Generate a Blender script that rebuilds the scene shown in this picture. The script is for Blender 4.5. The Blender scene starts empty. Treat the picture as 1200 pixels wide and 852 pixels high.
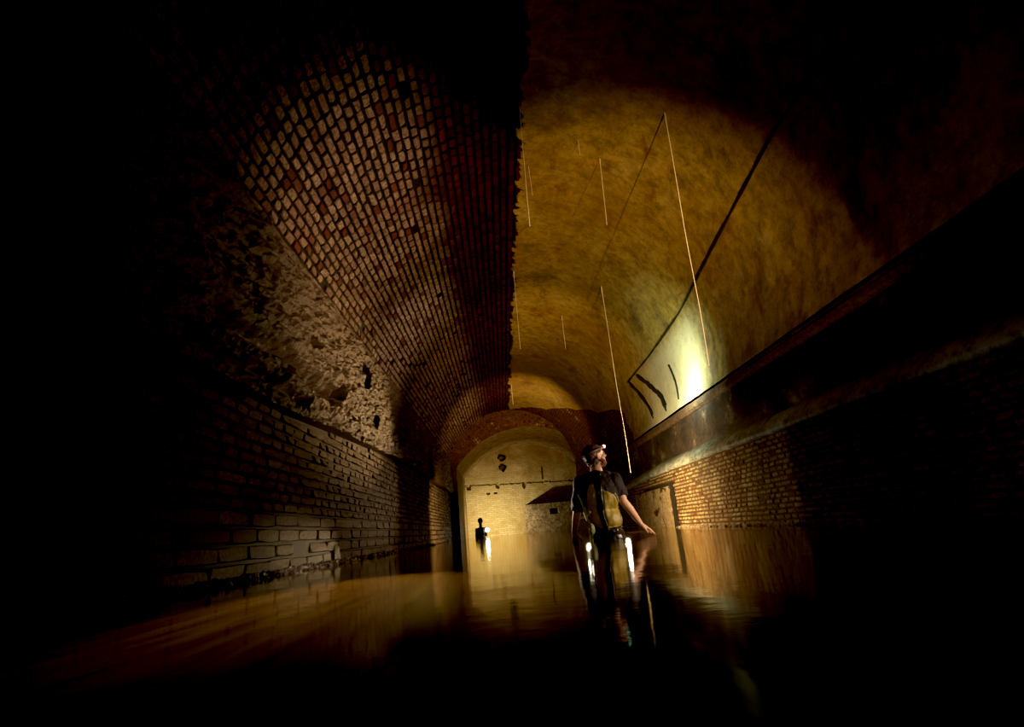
import bpy, bmesh, math, random
import numpy as np
from mathutils import Vector, Matrix, noise
from mathutils.bvhtree import BVHTree

random.seed(7)
RNG = np.random.default_rng(11)
scene = bpy.context.scene
COL = scene.collection
PI = math.pi

# ------------------------------------------------------------------ dimensions of the place (metres)
XL, XR = -1.75, 2.45            # left wall face, right wall face
VX, VZ, VR = 0.42, 2.077, 2.255 # axis and radius of the barrel vault
Y0, YH, YE = -3.0, 20.5, 25.0   # near end, arched headwall, end wall
ZF = -0.97                      # bed of the flooded tunnel
A_L = PI - 0.275                # vault angle at the left springing
A_R = -0.222                    # vault angle at the right cornice
JX, AX, IR, IZ = -1.50, 1.0, 3.10, 0.58   # left jamb, axis, radius and centre height of the flat inner arch
CX = 3.40                       # right side of the end bay


# ------------------------------------------------------------------ object helpers
def link(name, mesh, mat=None, parent=None, kind=None, loc=None, smooth=False):
    o = bpy.data.objects.new(name, mesh)
    COL.objects.link(o)
    if mat is not None:
        mesh.materials.clear()
        mesh.materials.append(mat)
    if smooth:
        mesh.polygons.foreach_set('use_smooth', [True] * len(mesh.polygons))
    if parent is not None:
        o.parent = parent
    if kind:
        o['kind'] = kind
    if loc is not None:
        o.location = loc
    return o


def tag(o, label, cat, group=None):
    o['label'] = label
    o['category'] = cat
    if group:
        o['group'] = group
    return o


def empty(name, loc=(0, 0, 0)):
    o = bpy.data.objects.new(name, None)
    COL.objects.link(o)
    o.location = loc
    o.empty_display_size = 0.1
    return o


def from_data(name, verts, faces, tint=None):
    me = bpy.data.meshes.new(name)
    me.from_pydata([tuple(v) for v in verts], [], [tuple(f) for f in faces])
    if tint is not None:
        a = me.color_attributes.new('tint', 'FLOAT_COLOR', 'POINT')
        t = np.ones((len(verts), 4), dtype=np.float32)
        t[:, 0] = tint[0]
        t[:, 1] = tint[1]
        t[:, 2] = tint[2]
        a.data.foreach_set('color', t.ravel())
    me.update()
    return me


def grid_faces(nu, nv, off=0):
    i, j = np.meshgrid(np.arange(nu - 1), np.arange(nv - 1), indexing='ij')
    a = (i * nv + j + off).ravel()
    return np.stack([a, a + 1, a + nv + 1, a + nv], 1).tolist()


def grid_mesh(name, fn, us, vs, flip=False):
    verts = [fn(u, v) for u in us for v in vs]
    f = grid_faces(len(us), len(vs))
    if flip:
        f = [q[::-1] for q in f]
    return from_data(name, verts, f)


def fbm(x, y, z, octv=4):
    return noise.fractal(Vector((x, y, z)), 1.0, 2.0, octv)


# ------------------------------------------------------------------ node helpers
def new_mat(name):
    m = bpy.data.materials.new(name)
    m.use_nodes = True
    nt = m.node_tree
    for n in list(nt.nodes):
        nt.nodes.remove(n)
    out = nt.nodes.new('ShaderNodeOutputMaterial')
    b = nt.nodes.new('ShaderNodeBsdfPrincipled')
    nt.links.new(b.outputs[0], out.inputs[0])
    return m, nt, b, out


def N(nt, t, **kw):
    n = nt.nodes.new(t)
    for k, v in kw.items():
        if k.startswith('i_'):
            n.inputs[k[2:].replace('_', ' ')].default_value = v
        else:
            setattr(n, k, v)
    return n


def coords(nt, scale=(1, 1, 1)):
    tc = N(nt, 'ShaderNodeTexCoord')
    mp = N(nt, 'ShaderNodeMapping')
    mp.inputs['Scale'].default_value = scale
    nt.links.new(tc.outputs['Object'], mp.inputs['Vector'])
    return mp.outputs[0]


def tex_noise(nt, vec, scale, detail=6, rough=0.6, dist=0.0):
    n = N(nt, 'ShaderNodeTexNoise')
    n.inputs['Scale'].default_value = scale
    n.inputs['Detail'].default_value = detail
    n.inputs['Roughness'].default_value = rough
    n.inputs['Distortion'].default_value = dist
    nt.links.new(vec, n.inputs['Vector'])
    return n.outputs['Fac']


def ramp(nt, fac, stops):
    r = N(nt, 'ShaderNodeValToRGB')
    el = r.color_ramp.elements
    while len(el) > 1:
        el.remove(el[-1])
    el[0].position = stops[0][0]
    el[0].color = (*stops[0][1], 1)
    for p, c in stops[1:]:
        e = el.new(p)
        e.color = (*c, 1)
    nt.links.new(fac, r.inputs[0])
    return r.outputs[0]


def mix(nt, fac, a, b, mode='MIX'):
    n = N(nt, 'ShaderNodeMix', data_type='RGBA', blend_type=mode)
    for s, v in ((0, fac), (6, a), (7, b)):
        if isinstance(v, (int, float)):
            n.inputs[s].default_value = v
        elif isinstance(v, tuple):
            n.inputs[s].default_value = (*v, 1)
        else:
            nt.links.new(v, n.inputs[s])
    return n.outputs[2]


def maprange(nt, val, a, b, c=0.0, d=1.0, smooth=True):
    n = N(nt, 'ShaderNodeMapRange')
    if smooth:
        n.interpolation_type = 'SMOOTHSTEP'
    n.inputs[1].default_value = a
    n.inputs[2].default_value = b
    n.inputs[3].default_value = c
    n.inputs[4].default_value = d
    nt.links.new(val, n.inputs[0])
    return n.outputs[0]


def math_n(nt, op, a, b=0.0):
    n = N(nt, 'ShaderNodeMath', operation=op)
    for i, v in enumerate((a, b)):
        if isinstance(v, (int, float)):
            n.inputs[i].default_value = v
        else:
            nt.links.new(v, n.inputs[i])
    return n.outputs[0]


def sep_xyz(nt):
    tc = N(nt, 'ShaderNodeTexCoord')
    s = N(nt, 'ShaderNodeSeparateXYZ')
    nt.links.new(tc.outputs['Object'], s.inputs[0])
    return s.outputs


def bump(nt, b, height, strength=0.5, dist=0.02):
    n = N(nt, 'ShaderNodeBump')
    n.inputs['Strength'].default_value = strength
    n.inputs['Distance'].default_value = dist
    nt.links.new(height, n.inputs['Height'])
    nt.links.new(n.outputs[0], b.inputs['Normal'])


def setp(nt, b, color=None, rough=None, spec=None, metal=None):
    if color is not None:
        if isinstance(color, tuple):
            b.inputs['Base Color'].default_value = (*color, 1)
        else:
            nt.links.new(color, b.inputs['Base Color'])
    if rough is not None:
        if isinstance(rough, (int, float)):
            b.inputs['Roughness'].default_value = rough
        else:
            nt.links.new(rough, b.inputs['Roughness'])
    if spec is not None:
        b.inputs['Specular IOR Level'].default_value = spec
    if metal is not None:
        b.inputs['Metallic'].default_value = metal


# ------------------------------------------------------------------ materials
def mat_brick(name, tan, mid, red, crown_shade=False, lime=None, rough=0.62, joints=False):
    """Per-brick colour from the 'tint' attribute, mottled by noise."""
    m, nt, b, out = new_mat(name)
    at = N(nt, 'ShaderNodeAttribute', attribute_name='tint')
    sp = N(nt, 'ShaderNodeSeparateColor')
    nt.links.new(at.outputs['Color'], sp.inputs[0])
    v = coords(nt)
    col = ramp(nt, sp.outputs[0], [(0.0, red), (0.05, red), (0.14, mid), (0.6, tan), (1.0, tuple(min(1, c * 1.25) for c in tan))])
    n1 = tex_noise(nt, v, 34, 8, 0.7)
    col = mix(nt, maprange(nt, n1, 0.38, 0.66), mix(nt, 0.75, col, (0.02, 0.012, 0.008)), col)
    n2 = tex_noise(nt, v, 1.1, 4, 0.6)
    col = mix(nt, maprange(nt, n2, 0.50, 0.76, 0, 0.6), col, red)
    xyz = sep_xyz(nt)
    if crown_shade:  # dark red crown brick, with the shadow band there darkened into its colour
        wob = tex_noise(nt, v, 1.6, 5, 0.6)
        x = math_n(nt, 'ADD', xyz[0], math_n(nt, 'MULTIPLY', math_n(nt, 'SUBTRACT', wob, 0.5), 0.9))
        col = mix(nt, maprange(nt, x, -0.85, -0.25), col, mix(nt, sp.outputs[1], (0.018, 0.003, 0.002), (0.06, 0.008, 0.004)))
    if lime:
        n3 = tex_noise(nt, v, 2.3, 7, 0.65)
        col = mix(nt, maprange(nt, n3, lime[1], lime[1] + 0.12, 0, 0.75), col, lime[0])
    # joint depth stored in tint blue: 0 in the joint, 1 on the brick face
    col = mix(nt, maprange(nt, sp.outputs[2], 0.25, 0.95), (0.004, 0.003, 0.002) if not joints else joints, col)
    setp(nt, b, col, rough, 0.22)
    h = tex_noise(nt, v, 48, 9, 0.8)
    bump(nt, b, h, 0.8, 0.014)
    return m


M_VAULT = mat_brick('vault_brick', (0.33, 0.225, 0.145), (0.27, 0.165, 0.11), (0.12, 0.025, 0.012), crown_shade=True)
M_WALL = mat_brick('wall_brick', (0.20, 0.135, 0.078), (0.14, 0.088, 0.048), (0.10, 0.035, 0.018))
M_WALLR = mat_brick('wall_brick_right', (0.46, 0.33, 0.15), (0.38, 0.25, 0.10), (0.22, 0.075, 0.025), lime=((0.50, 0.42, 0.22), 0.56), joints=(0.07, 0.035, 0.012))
M_RED = mat_brick('arch_brick', (0.17, 0.05, 0.02), (0.14, 0.04, 0.015), (0.08, 0.012, 0.006), lime=((0.40, 0.28, 0.14), 0.56), joints=(0.03, 0.012, 0.006))


def mat_plaster():
    m, nt, b, out = new_mat('limewashed_plaster')
    v = coords(nt)
    vs = coords(nt, (1.0, 0.35, 1.0))          # streaks along the tunnel
    vr = coords(nt, (0.5, 1.3, 0.5))          # runs down the curve
    n1 = tex_noise(nt, v, 0.9, 8, 0.62, 0.6)
    col = ramp(nt, n1, [(0.28, (0.34, 0.20, 0.035)), (0.45, (0.48, 0.33, 0.07)), (0.6, (0.52, 0.40, 0.11)), (0.75, (0.44, 0.30, 0.08))])
    n2 = tex_noise(nt, v, 1.7, 9, 0.7, 0.4)
    col = mix(nt, maprange(nt, n2, 0.50, 0.68, 0, 0.75), col, (0.16, 0.12, 0.065))      # grey damp patches
    n3 = tex_noise(nt, coords(nt, (1.2, 0.8, 1.2)), 2.1, 9, 0.75, 0.8)
    col = mix(nt, maprange(nt, n3, 0.55, 0.70, 0, 0.85), col, (0.22, 0.075, 0.012))     # rust stains
    xyz = sep_xyz(nt)
    low = maprange(nt, xyz[2], 2.9, 2.2)
    n4 = tex_noise(nt, vr, 2.4, 7, 0.62)
    col = mix(nt, math_n(nt, 'MULTIPLY', low, maprange(nt, n4, 0.48, 0.66, 0, 0.75)), col, (0.14, 0.055, 0.016))
    lim = tex_noise(nt, vr, 1.1, 5, 0.6)
    col = mix(nt, math_n(nt, 'MULTIPLY', low, maprange(nt, lim, 0.46, 0.66, 0, 0.6)), col, (0.58, 0.50, 0.30))
    n5 = tex_noise(nt, vs, 14, 8, 0.7)
    col = mix(nt, maprange(nt, n5, 0.60, 0.78, 0, 0.55), col, (0.10, 0.05, 0.012))
    n6 = tex_noise(nt, v, 7, 12, 0.85)
    col = mix(nt, maprange(nt, n6, 0.36, 0.62), mix(nt, 0.62, col, (0.035, 0.016, 0.004)), col)
    n7 = tex_noise(nt, coords(nt, (1, 0.55, 1)), 0.55, 5, 0.6)
    col = mix(nt, maprange(nt, n7, 0.42, 0.66, 0, 0.6), col, (0.17, 0.085, 0.018))
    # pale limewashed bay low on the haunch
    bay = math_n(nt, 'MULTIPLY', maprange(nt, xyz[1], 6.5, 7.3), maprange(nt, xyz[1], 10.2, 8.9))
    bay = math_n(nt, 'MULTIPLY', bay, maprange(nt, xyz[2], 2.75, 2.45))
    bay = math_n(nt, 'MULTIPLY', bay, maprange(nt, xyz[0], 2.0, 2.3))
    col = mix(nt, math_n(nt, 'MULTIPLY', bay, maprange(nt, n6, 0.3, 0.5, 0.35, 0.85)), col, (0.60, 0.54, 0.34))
    setp(nt, b, col, 0.75, 0.3)
    h = tex_noise(nt, vs, 18, 9, 0.7)
    bump(nt, b, h, 0.35, 0.012)
    return m


M_PLASTER = mat_plaster()


def mat_rough(name, c1, c2, c3, scale=7, bscale=22, bd=0.03, rough=0.7, lo=0.4, hi=0.62):
    m, nt, b, out = new_mat(name)
    v = coords(nt)
    n1 = tex_noise(nt, v, scale, 9, 0.7, 0.5)
    col = ramp(nt, n1, [(lo - 0.1, c1), ((lo + hi) / 2, c2), (hi + 0.08, c3)])
    n2 = tex_noise(nt, v, scale * 5, 6, 0.7)
    col = mix(nt, maprange(nt, n2, 0.35, 0.6), mix(nt, 0.7, col, (0.01, 0.006, 0.004)), col)
    setp(nt, b, col, rough, 0.4)
    h = tex_noise(nt, v, bscale, 10, 0.72)
    bump(nt, b, h, 0.8, bd)
    return m


M_ROUGH = mat_rough('crumbling_render', (0.02, 0.010, 0.005), (0.085, 0.050, 0.023), (0.19, 0.125, 0.065), 16, 34, 0.03, 0.42)
M_LEDGE = mat_rough('ledge_stone', (0.14, 0.13, 0.09), (0.34, 0.35, 0.27), (0.46, 0.47, 0.38), 3, 30, 0.006, 0.5)
M_FRIEZE = mat_rough('frieze_render', (0.02, 0.012, 0.007), (0.06, 0.032, 0.015), (0.34, 0.29, 0.17), 2.6, 20, 0.01, 0.7, 0.5, 0.66)
M_DARK = mat_rough('dark_stone', (0.02, 0.012, 0.008), (0.05, 0.03, 0.018), (0.09, 0.06, 0.035), 5, 20, 0.01)
M_HEAD = mat_rough('headwall_render', (0.03, 0.012, 0.007), (0.09, 0.045, 0.02), (0.16, 0.09, 0.045), 4, 20, 0.02)
M_TRIM = mat_rough('brown_ledge', (0.05, 0.025, 0.012), (0.12, 0.065, 0.03), (0.2, 0.12, 0.06), 6, 30, 0.01)
M_JAMB = mat_rough('limewashed_jamb', (0.30, 0.22, 0.11), (0.52, 0.43, 0.27), (0.62, 0.54, 0.38), 5, 30, 0.01)
M_BED = mat_rough('silt_bed', (0.02, 0.014, 0.008), (0.04, 0.026, 0.014), (0.06, 0.04, 0.02), 3, 15, 0.02)
M_STONE = mat_rough('wet_rubble', (0.03, 0.018, 0.012), (0.16, 0.11, 0.07), (0.75, 0.68, 0.60), 22, 50, 0.01, 0.18)
M_CRUST = mat_rough('lime_crust', (0.14, 0.08, 0.04), (0.42, 0.32, 0.22), (0.72, 0.64, 0.52), 18, 50, 0.01, 0.3)


def mat_endwall():
    m, nt, b, out = new_mat('end_wall_brick')
    tc = N(nt, 'ShaderNodeTexCoord')
    s = N(nt, 'ShaderNodeSeparateXYZ')
    nt.links.new(tc.outputs['Object'], s.inputs[0])
    cb = N(nt, 'ShaderNodeCombineXYZ')
    nt.links.new(s.outputs[0], cb.inputs[0])
    nt.links.new(s.outputs[2], cb.inputs[1])
    br = N(nt, 'ShaderNodeTexBrick')
    br.inputs['Scale'].default_value = 1.0
    br.inputs['Brick Width'].default_value = 0.24
    br.inputs['Row Height'].default_value = 0.08
    br.inputs['Mortar Size'].default_value = 0.010
    br.inputs['Mortar Smooth'].default_value = 0.4
    br.inputs['Color1'].default_value = (0.50, 0.42, 0.23, 1)
    br.inputs['Color2'].default_value = (0.42, 0.32, 0.13, 1)
    br.inputs['Mortar'].default_value = (0.33, 0.24, 0.11, 1)
    nt.links.new(cb.outputs[0], br.inputs['Vector'])
    v = coords(nt)
    n1 = tex_noise(nt, v, 1.3, 7, 0.65)
    col = mix(nt, maprange(nt, n1, 0.45, 0.7, 0, 0.7), br.outputs[0], (0.30, 0.20, 0.05))
    n2 = tex_noise(nt, v, 14, 8, 0.75)
    col = mix(nt, maprange(nt, n2, 0.54, 0.70, 0, 0.8), col, (0.07, 0.035, 0.012))
    hi = tex_noise(nt, v, 0.8, 6, 0.6, 0.5)
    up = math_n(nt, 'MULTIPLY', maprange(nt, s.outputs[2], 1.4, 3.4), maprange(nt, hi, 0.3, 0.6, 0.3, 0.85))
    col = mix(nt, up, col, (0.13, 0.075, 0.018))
    n3 = tex_noise(nt, v, 1.9, 5, 0.6)
    red = math_n(nt, 'MULTIPLY', maprange(nt, n3, 0.5, 0.65), maprange(nt, s.outputs[0], 0.6, 1.6))
    col = mix(nt, math_n(nt, 'MULTIPLY', red, 0.7), col, (0.25, 0.07, 0.015))
    setp(nt, b, col, 0.8, 0.2)
    h = math_n(nt, 'ADD', math_n(nt, 'MULTIPLY', br.outputs[1], -0.6), tex_noise(nt, v, 30, 8, 0.7))
    bump(nt, b, h, 0.6, 0.012)
    return m


M_END = mat_endwall()


def mat_water():
    m, nt, b, out = new_mat('murky_still_water')
    v = coords(nt)
    xyz = sep_xyz(nt)
    silt_refl = tex_noise(nt, coords(nt, (9, 0.7, 1)), 1.6, 5, 0.6, 0.3)  # brown silt, streaked lengthwise to stand in for smeared wall reflections
    silt_refl_col = ramp(nt, silt_refl, [(0.32, (0.035, 0.010, 0.0015)), (0.5, (0.070, 0.032, 0.004)), (0.68, (0.10, 0.060, 0.008))])
    # slow swell everywhere, finer ripples round the wading man
    n1 = tex_noise(nt, coords(nt, (1.0, 0.8, 1)), 3.2, 3, 0.5)
    n2 = tex_noise(nt, coords(nt, (1.0, 1.3, 1)), 16, 2, 0.5, 0.8)
    dx = math_n(nt, 'SUBTRACT', xyz[0], 0.95)
    dy = math_n(nt, 'MULTIPLY', math_n(nt, 'SUBTRACT', xyz[1], 5.0), 0.45)
    d = math_n(nt, 'SQRT', math_n(nt, 'ADD', math_n(nt, 'MULTIPLY', dx, dx), math_n(nt, 'MULTIPLY', dy, dy)))
    near = maprange(nt, d, 1.0, 0.15, 0.05, 1.0)
    h = math_n(nt, 'ADD', math_n(nt, 'MULTIPLY', n1, 0.0020), math_n(nt, 'MULTIPLY', math_n(nt, 'MULTIPLY', n2, near), 0.0042))
    bn = N(nt, 'ShaderNodeBump')
    bn.inputs['Strength'].default_value = 1.0
    bn.inputs['Distance'].default_value = 1.0
    nt.links.new(h, bn.inputs['Height'])
    nt.nodes.remove(b)
    df = N(nt, 'ShaderNodeBsdfDiffuse')
    nt.links.new(silt_refl_col, df.inputs['Color'])
    gl = N(nt, 'ShaderNodeBsdfGlossy')
    gl.inputs['Roughness'].default_value = 0.06
    gl.inputs['Color'].default_value = (1.0, 0.93, 0.80, 1)
    fr = N(nt, 'ShaderNodeFresnel')
    fr.inputs['IOR'].default_value = 1.33
    nt.links.new(bn.outputs[0], gl.inputs['Normal'])
    nt.links.new(bn.outputs[0], fr.inputs['Normal'])
    ms = N(nt, 'ShaderNodeMixShader')
    nt.links.new(math_n(nt, 'MULTIPLY', fr.outputs[0], maprange(nt, fr.outputs[0], 0.26, 0.55, 0.02, 1.0)), ms.inputs[0])
    nt.links.new(df.outputs[0], ms.inputs[1])
    nt.links.new(gl.outputs[0], ms.inputs[2])
    nt.links.new(ms.outputs[0], out.inputs[0])
    return m


M_WATER = mat_water()


def mat_plain(name, c, rough=0.6, var=0.25, scale=30, bd=0.002, spec=0.4):
    m, nt, b, out = new_mat(name)
    v = coords(nt)
    n = tex_noise(nt, v, scale, 6, 0.65)
    lo = tuple(x * (1 - var) for x in c)
    hi = tuple(min(1, x * (1 + var)) for x in c)
    setp(nt, b, ramp(nt, n, [(0.3, lo), (0.7, hi)]), rough, spec)
    bump(nt, b, n, 0.4, bd)
    return m


M_SKIN = mat_plain('skin', (0.56, 0.30, 0.19), 0.5, 0.12, 40, 0.001)
M_BEARD = mat_plain('auburn_beard', (0.16, 0.05, 0.02), 0.8, 0.4, 120, 0.004)
M_HAIR = mat_plain('dark_hair', (0.05, 0.02, 0.012), 0.55, 0.4, 120, 0.004)
M_CAP = mat_plain('dark_cap_cloth', (0.045, 0.018, 0.016), 0.45, 0.3, 60, 0.002)
M_SHIRT = mat_plain('plum_black_cotton', (0.014, 0.006, 0.007), 0.8, 0.3, 40, 0.004)
M_WADER = mat_plain('wet_black_rubber', (0.018, 0.014, 0.010), 0.28, 0.4, 25, 0.006)
M_OLIVE = mat_plain('olive_wader_cloth', (0.33, 0.225, 0.03), 0.5, 0.3, 18, 0.006)
M_CREAM = mat_plain('cream_strap', (0.55, 0.48, 0.30), 0.6, 0.2, 40, 0.001)
M_PALE = mat_plain('pale_green_cloth', (0.36, 0.38, 0.20), 0.6, 0.25, 30, 0.004)
M_EYE = mat_plain('eye', (0.5, 0.48, 0.44), 0.2, 0.05)
M_STRAPB = mat_plain('black_strap', (0.02, 0.015, 0.014), 0.5, 0.2)
M_RED_PL = mat_plain('red_plastic', (0.45, 0.02, 0.025), 0.35, 0.1)
M_BLACK_PL = mat_plain('black_plastic', (0.02, 0.02, 0.02), 0.4, 0.1)
M_SIL = mat_plain('dark_clothing', (0.03, 0.024, 0.018), 0.8, 0.3, 20, 0.004)
M_CALC = mat_plain('calcite', (0.86, 0.84, 0.78), 0.35, 0.12, 60, 0.0005)
M_SEAM = mat_plain('black_seam', (0.012, 0.008, 0.005), 0.9, 0.3)


def mat_emit(name, c, s):
    m = bpy.data.materials.new(name)
    m.use_nodes = True
    nt = m.node_tree
    for n in list(nt.nodes):
        nt.nodes.remove(n)
    out = nt.nodes.new('ShaderNodeOutputMaterial')
    e = nt.nodes.new('ShaderNodeEmission')
    e.inputs[0].default_value = (*c, 1)
    e.inputs[1].default_value = s
    nt.links.new(e.outputs[0], out.inputs[0])
    return m


M_LENS = mat_emit('lit_torch_lens', (1.0, 0.93, 0.72), 60)
M_HLENS = mat_emit('lit_headlamp_lens', (0.35, 1.0, 0.72), 7)


# ------------------------------------------------------------------ brickwork
def brick_mesh(name, fn, u0, u1, v0, v1, course, length, joint=0.012, proud=0.018, rnd=0.006,
               miss=0.01, keep=None, backing=True, tall=None, dens=1.0):
    """Rows of worn bricks on the surface fn(u, v, d); d is the distance out of the wall.
    u runs across the courses, v along them. All bricks of one wall are one surface."""
    V, F, T0, T1, T2 = [], [], [], [], []
    if backing:
        nu = max(2, int((u1 - u0) / 0.15) + 1)
        nv = max(2, int((v1 - v0) / 0.4) + 1)
        us, vs = np.linspace(u0, u1, nu), np.linspace(v0, v1, nv)
        for u in us:
            for v in vs:
                V.append(fn(u, v, 0.0))
                T0.append(0.5), T1.append(0.5), T2.append(0.0)
        F += grid_faces(nu, nv)
    u, row = u0, 0
    while u < u1 - course * 0.4:
        c = course if tall is None else tall(u, course)
        ln = length if tall is None else length * (c / course) ** 1.9
        v = v0 + (0.5 * ln if row % 2 else 0) + random.uniform(-0.12, 0.12) * ln
        while v < v1 - 0.02:
            L = ln * random.uniform(0.86, 1.14)
            if random.random() < 0.10:
                L *= 1.4
            uc, vc = u + c / 2, v + L / 2
            if vc > v1:
                break
            if random.random() > miss and (keep is None or keep(uc, vc)):
                hu, hv = c / 2 - joint / 2, L / 2 - joint / 2
                hu *= random.uniform(0.88, 1.03)
                hv *= random.uniform(0.92, 1.02)
                base = len(V)
                t = random.random()
                g = random.random()
                hh = proud + random.uniform(-rnd, rnd)
                tu, tv = random.uniform(-rnd, rnd), random.uniform(-rnd, rnd)
                sk = random.uniform(-0.06, 0.06) * min(1.0, 0.05 / hu)
                ring = [(-1, -1), (0, -1), (1, -1), (1, 0), (1, 1), (0, 1), (-1, 1), (-1, 0)]
                for a, b in ring:
                    V.append(fn(uc + a * hu + sk * b * hu, vc + b * hv + sk * a * hu, -0.002))
                for a, b in ring:
                    ins = (0.011 if a and b else 0.006) * random.uniform(0.6, 1.6)
                    ku, kv = max(0.5, 1 - ins / hu), max(0.5, 1 - ins / hv)
                    V.append(fn(uc + a * hu * ku + sk * b * hu, vc + b * hv * kv + sk * a * hu, hh + a * tu + b * tv + random.uniform(-0.4, 0.3) * rnd))
                V.append(fn(uc, vc, hh + random.uniform(0, 0.5) * rnd))
                for q in range(8):
                    r = (q + 1) % 8
                    F.append((base + q, base + r, base + 8 + r, base + 8 + q))
                    F.append((base + 8 + q, base + 8 + r, base + 16))
                T0 += [t] * 17
                T1 += [g] * 17
                T2 += [0.12] * 8 + [1.0] * 9
            v += L
        u += c
        row += 1
    me = from_data(name, V, F, (np.array(T0), np.array(T1), np.array(T2)))
    return me


def vault_pt(a, y, d=0.0):
    r = VR - d
    return (VX + r * math.cos(a), y, VZ + r * math.sin(a))


# vault: u = arc length from the left springing towards the crown and over to the right
ARC = VR * (A_L - A_R)
U_CROWN = VR * (A_L - PI / 2)


def plaster_end(a):
    """Where the plaster sheet on the right half of the vault stops (y), by vault angle."""
    x = VX + VR * math.cos(a)
    return float(np.interp(x, [0.42, 0.65, 1.71, 2.3, 2.57, 2.67], [20.3, 20.2, 18.8, 16.2, 14.0, 11.6])) if a > 0 else \
        float(np.interp(a, [-0.25, 0.0], [10.8, 11.6]))


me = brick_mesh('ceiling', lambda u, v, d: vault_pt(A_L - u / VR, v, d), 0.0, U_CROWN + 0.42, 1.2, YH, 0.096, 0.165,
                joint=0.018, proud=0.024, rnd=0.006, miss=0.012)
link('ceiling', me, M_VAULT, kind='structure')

# bare red brick at the far right end of the vault, past the end of the plaster, and the plain near end
me = brick_mesh('ceiling_section', lambda u, v, d: vault_pt(A_L - u / VR, v, d), U_CROWN + 0.06, ARC, 10.5, YH, 0.083, 0.15,
                joint=0.014, proud=0.012, rnd=0.005, keep=lambda u, v: v > plaster_end(A_L - u / VR) - 0.4)
link('ceiling_brick_section', me, M_RED, kind='structure')
me = grid_mesh('ceiling_near', lambda u, v: vault_pt(u, v, 0), np.linspace(A_L, A_R, 60), np.linspace(Y0, 1.3, 20))
link('ceiling_shell', me, M_DARK, kind='structure')


# the plaster sheet: a 3 cm thick skin with a ragged left edge along the crown
def plaster_mesh():
    # dense near the ragged crown edge, coarser beyond
    th = np.concatenate([np.linspace(0, 0.08, 26), np.linspace(0.085, 1.0, 150)])
    ny = 700
    ys = np.linspace(0.6, 20.4, ny)
    V = []
    for t in th:
        for y in ys:
            rag = 0.030 + 0.034 * fbm(y * 1.3, 0.0, 3.1, 3) + 0.022 * fbm(y * 6.0, 0.0, 1.7, 5) + 0.010 * noise.noise(Vector((y * 26, 0, 0))) + (0.018 if noise.noise(Vector((y * 7.1, 3, 0))) > 0.12 else 0)
            a_start = PI / 2 - rag
            a = a_start + (A_R - a_start) * t
            a_ = min(a, a_start)
            yy = y
            # squeeze rows so the sheet stops at its own far edge
            ye = plaster_end(a_) + 0.10 * fbm(a * 14, 2.0, 0.5, 4)
            yy = 0.6 + (y - 0.6) * (ye - 0.6) / 19.8
            d = 0.046 + 0.012 * fbm(a * 2.2, yy * 0.8, 0.3, 4) + 0.004 * fbm(a * 9, yy * 5, 5.3, 3)
            if t < 0.004:
                d = 0.0
            V.append(vault_pt(a_, yy, d))
    return from_data('ceiling_plaster', V, grid_faces(len(th), ny))


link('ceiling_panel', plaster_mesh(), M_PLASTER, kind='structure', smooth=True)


def vault_strip(name, pts, w, d=0.058, thick=0.012, jit=0.0):
    """A thin raised seam following (angle, y) points on the vault."""
    V, F = [], []
    P = []
    for i in range(len(pts) - 1):
        n = 24
        for k in range(n):
            t = k / n
            P.append((pts[i][0] * (1 - t) + pts[i + 1][0] * t, pts[i][1] * (1 - t) + pts[i + 1][1] * t))
    P.append(pts[-1])
    for k, (a, y) in enumerate(P):
        ww = w * (1 + jit * fbm(y * 6, a * 6, 1.0, 3))
        for s in (-1, 1):
            V.append(vault_pt(a + s * ww / 2 / VR, y, d - 0.03))
        for s in (1, -1):
            V.append(vault_pt(a + s * ww / 2 / VR, y, d + thick))
    for k in range(len(P) - 1):
        for q in range(4):
            r = (q + 1) % 4
            F.append((k * 4 + q, k * 4 + r, k * 4 + 4 + r, k * 4 + 4 + q))
    return from_data(name, V, F)


def ang(x, z):
    return math.atan2(z - VZ, x - VX)


link('trim_1', vault_strip('trim_1', [(ang(2.45, 3.06), 3.2), (ang(2.45, 3.06), 3.86), (ang(2.52, 2.91), 5.48), (ang(2.58, 2.73), 7.15), (ang(2.6, 2.67), 8.87), (ang(2.6, 2.66), 10.6)], 0.012, jit=0.9),
     M_SEAM, kind='structure')
link('trim_2', vault_strip('trim_2', [(ang(2.605, 2.60), 9.9), (ang(2.65, 2.3), 9.4), (ang(2.66, 2.0), 8.9), (ang(2.665, 1.72), 8.6)], 0.10, jit=0.8),
     M_SEAM, kind='structure')
link('trim_3', vault_strip('trim_3', [(ang(2.60, 2.60), 10.5), (ang(2.65, 2.3), 10.1), (ang(2.66, 2.0), 9.7), (ang(2.665, 1.75), 9.4)], 0.08, jit=0.8),
     M_SEAM, kind='structure')
link('trim_4', vault_strip('trim_4', [(ang(2.65, 2.3), 8.2), (ang(2.66, 2.0), 8.05), (ang(2.665, 1.72), 7.95)], 0.03, jit=0.9),
     M_SEAM, kind='structure')


# ------------------------------------------------------------------ left wall
def left_pt(u, v, d=0.0):       # u = height, v = along
    return (XL + d, v, u)


def z_band(y):
    return float(np.interp(y, [2.5, 4.5, 6.3, 8.8, 12, 20.5], [1.22, 1.23, 1.32, 1.42, 1.5, 1.55]))


def left_keep(u, v):
    if u > z_band(v) - 0.02:
        return False
    if 13.75 < v < 14.45 and u > 1.1:
        return False
    return True


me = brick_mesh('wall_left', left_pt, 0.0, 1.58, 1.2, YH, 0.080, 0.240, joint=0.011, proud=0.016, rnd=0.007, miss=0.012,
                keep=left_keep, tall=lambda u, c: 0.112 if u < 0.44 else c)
W_LEFT = link('wall_left', me, M_WALL, kind='structure')


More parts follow.
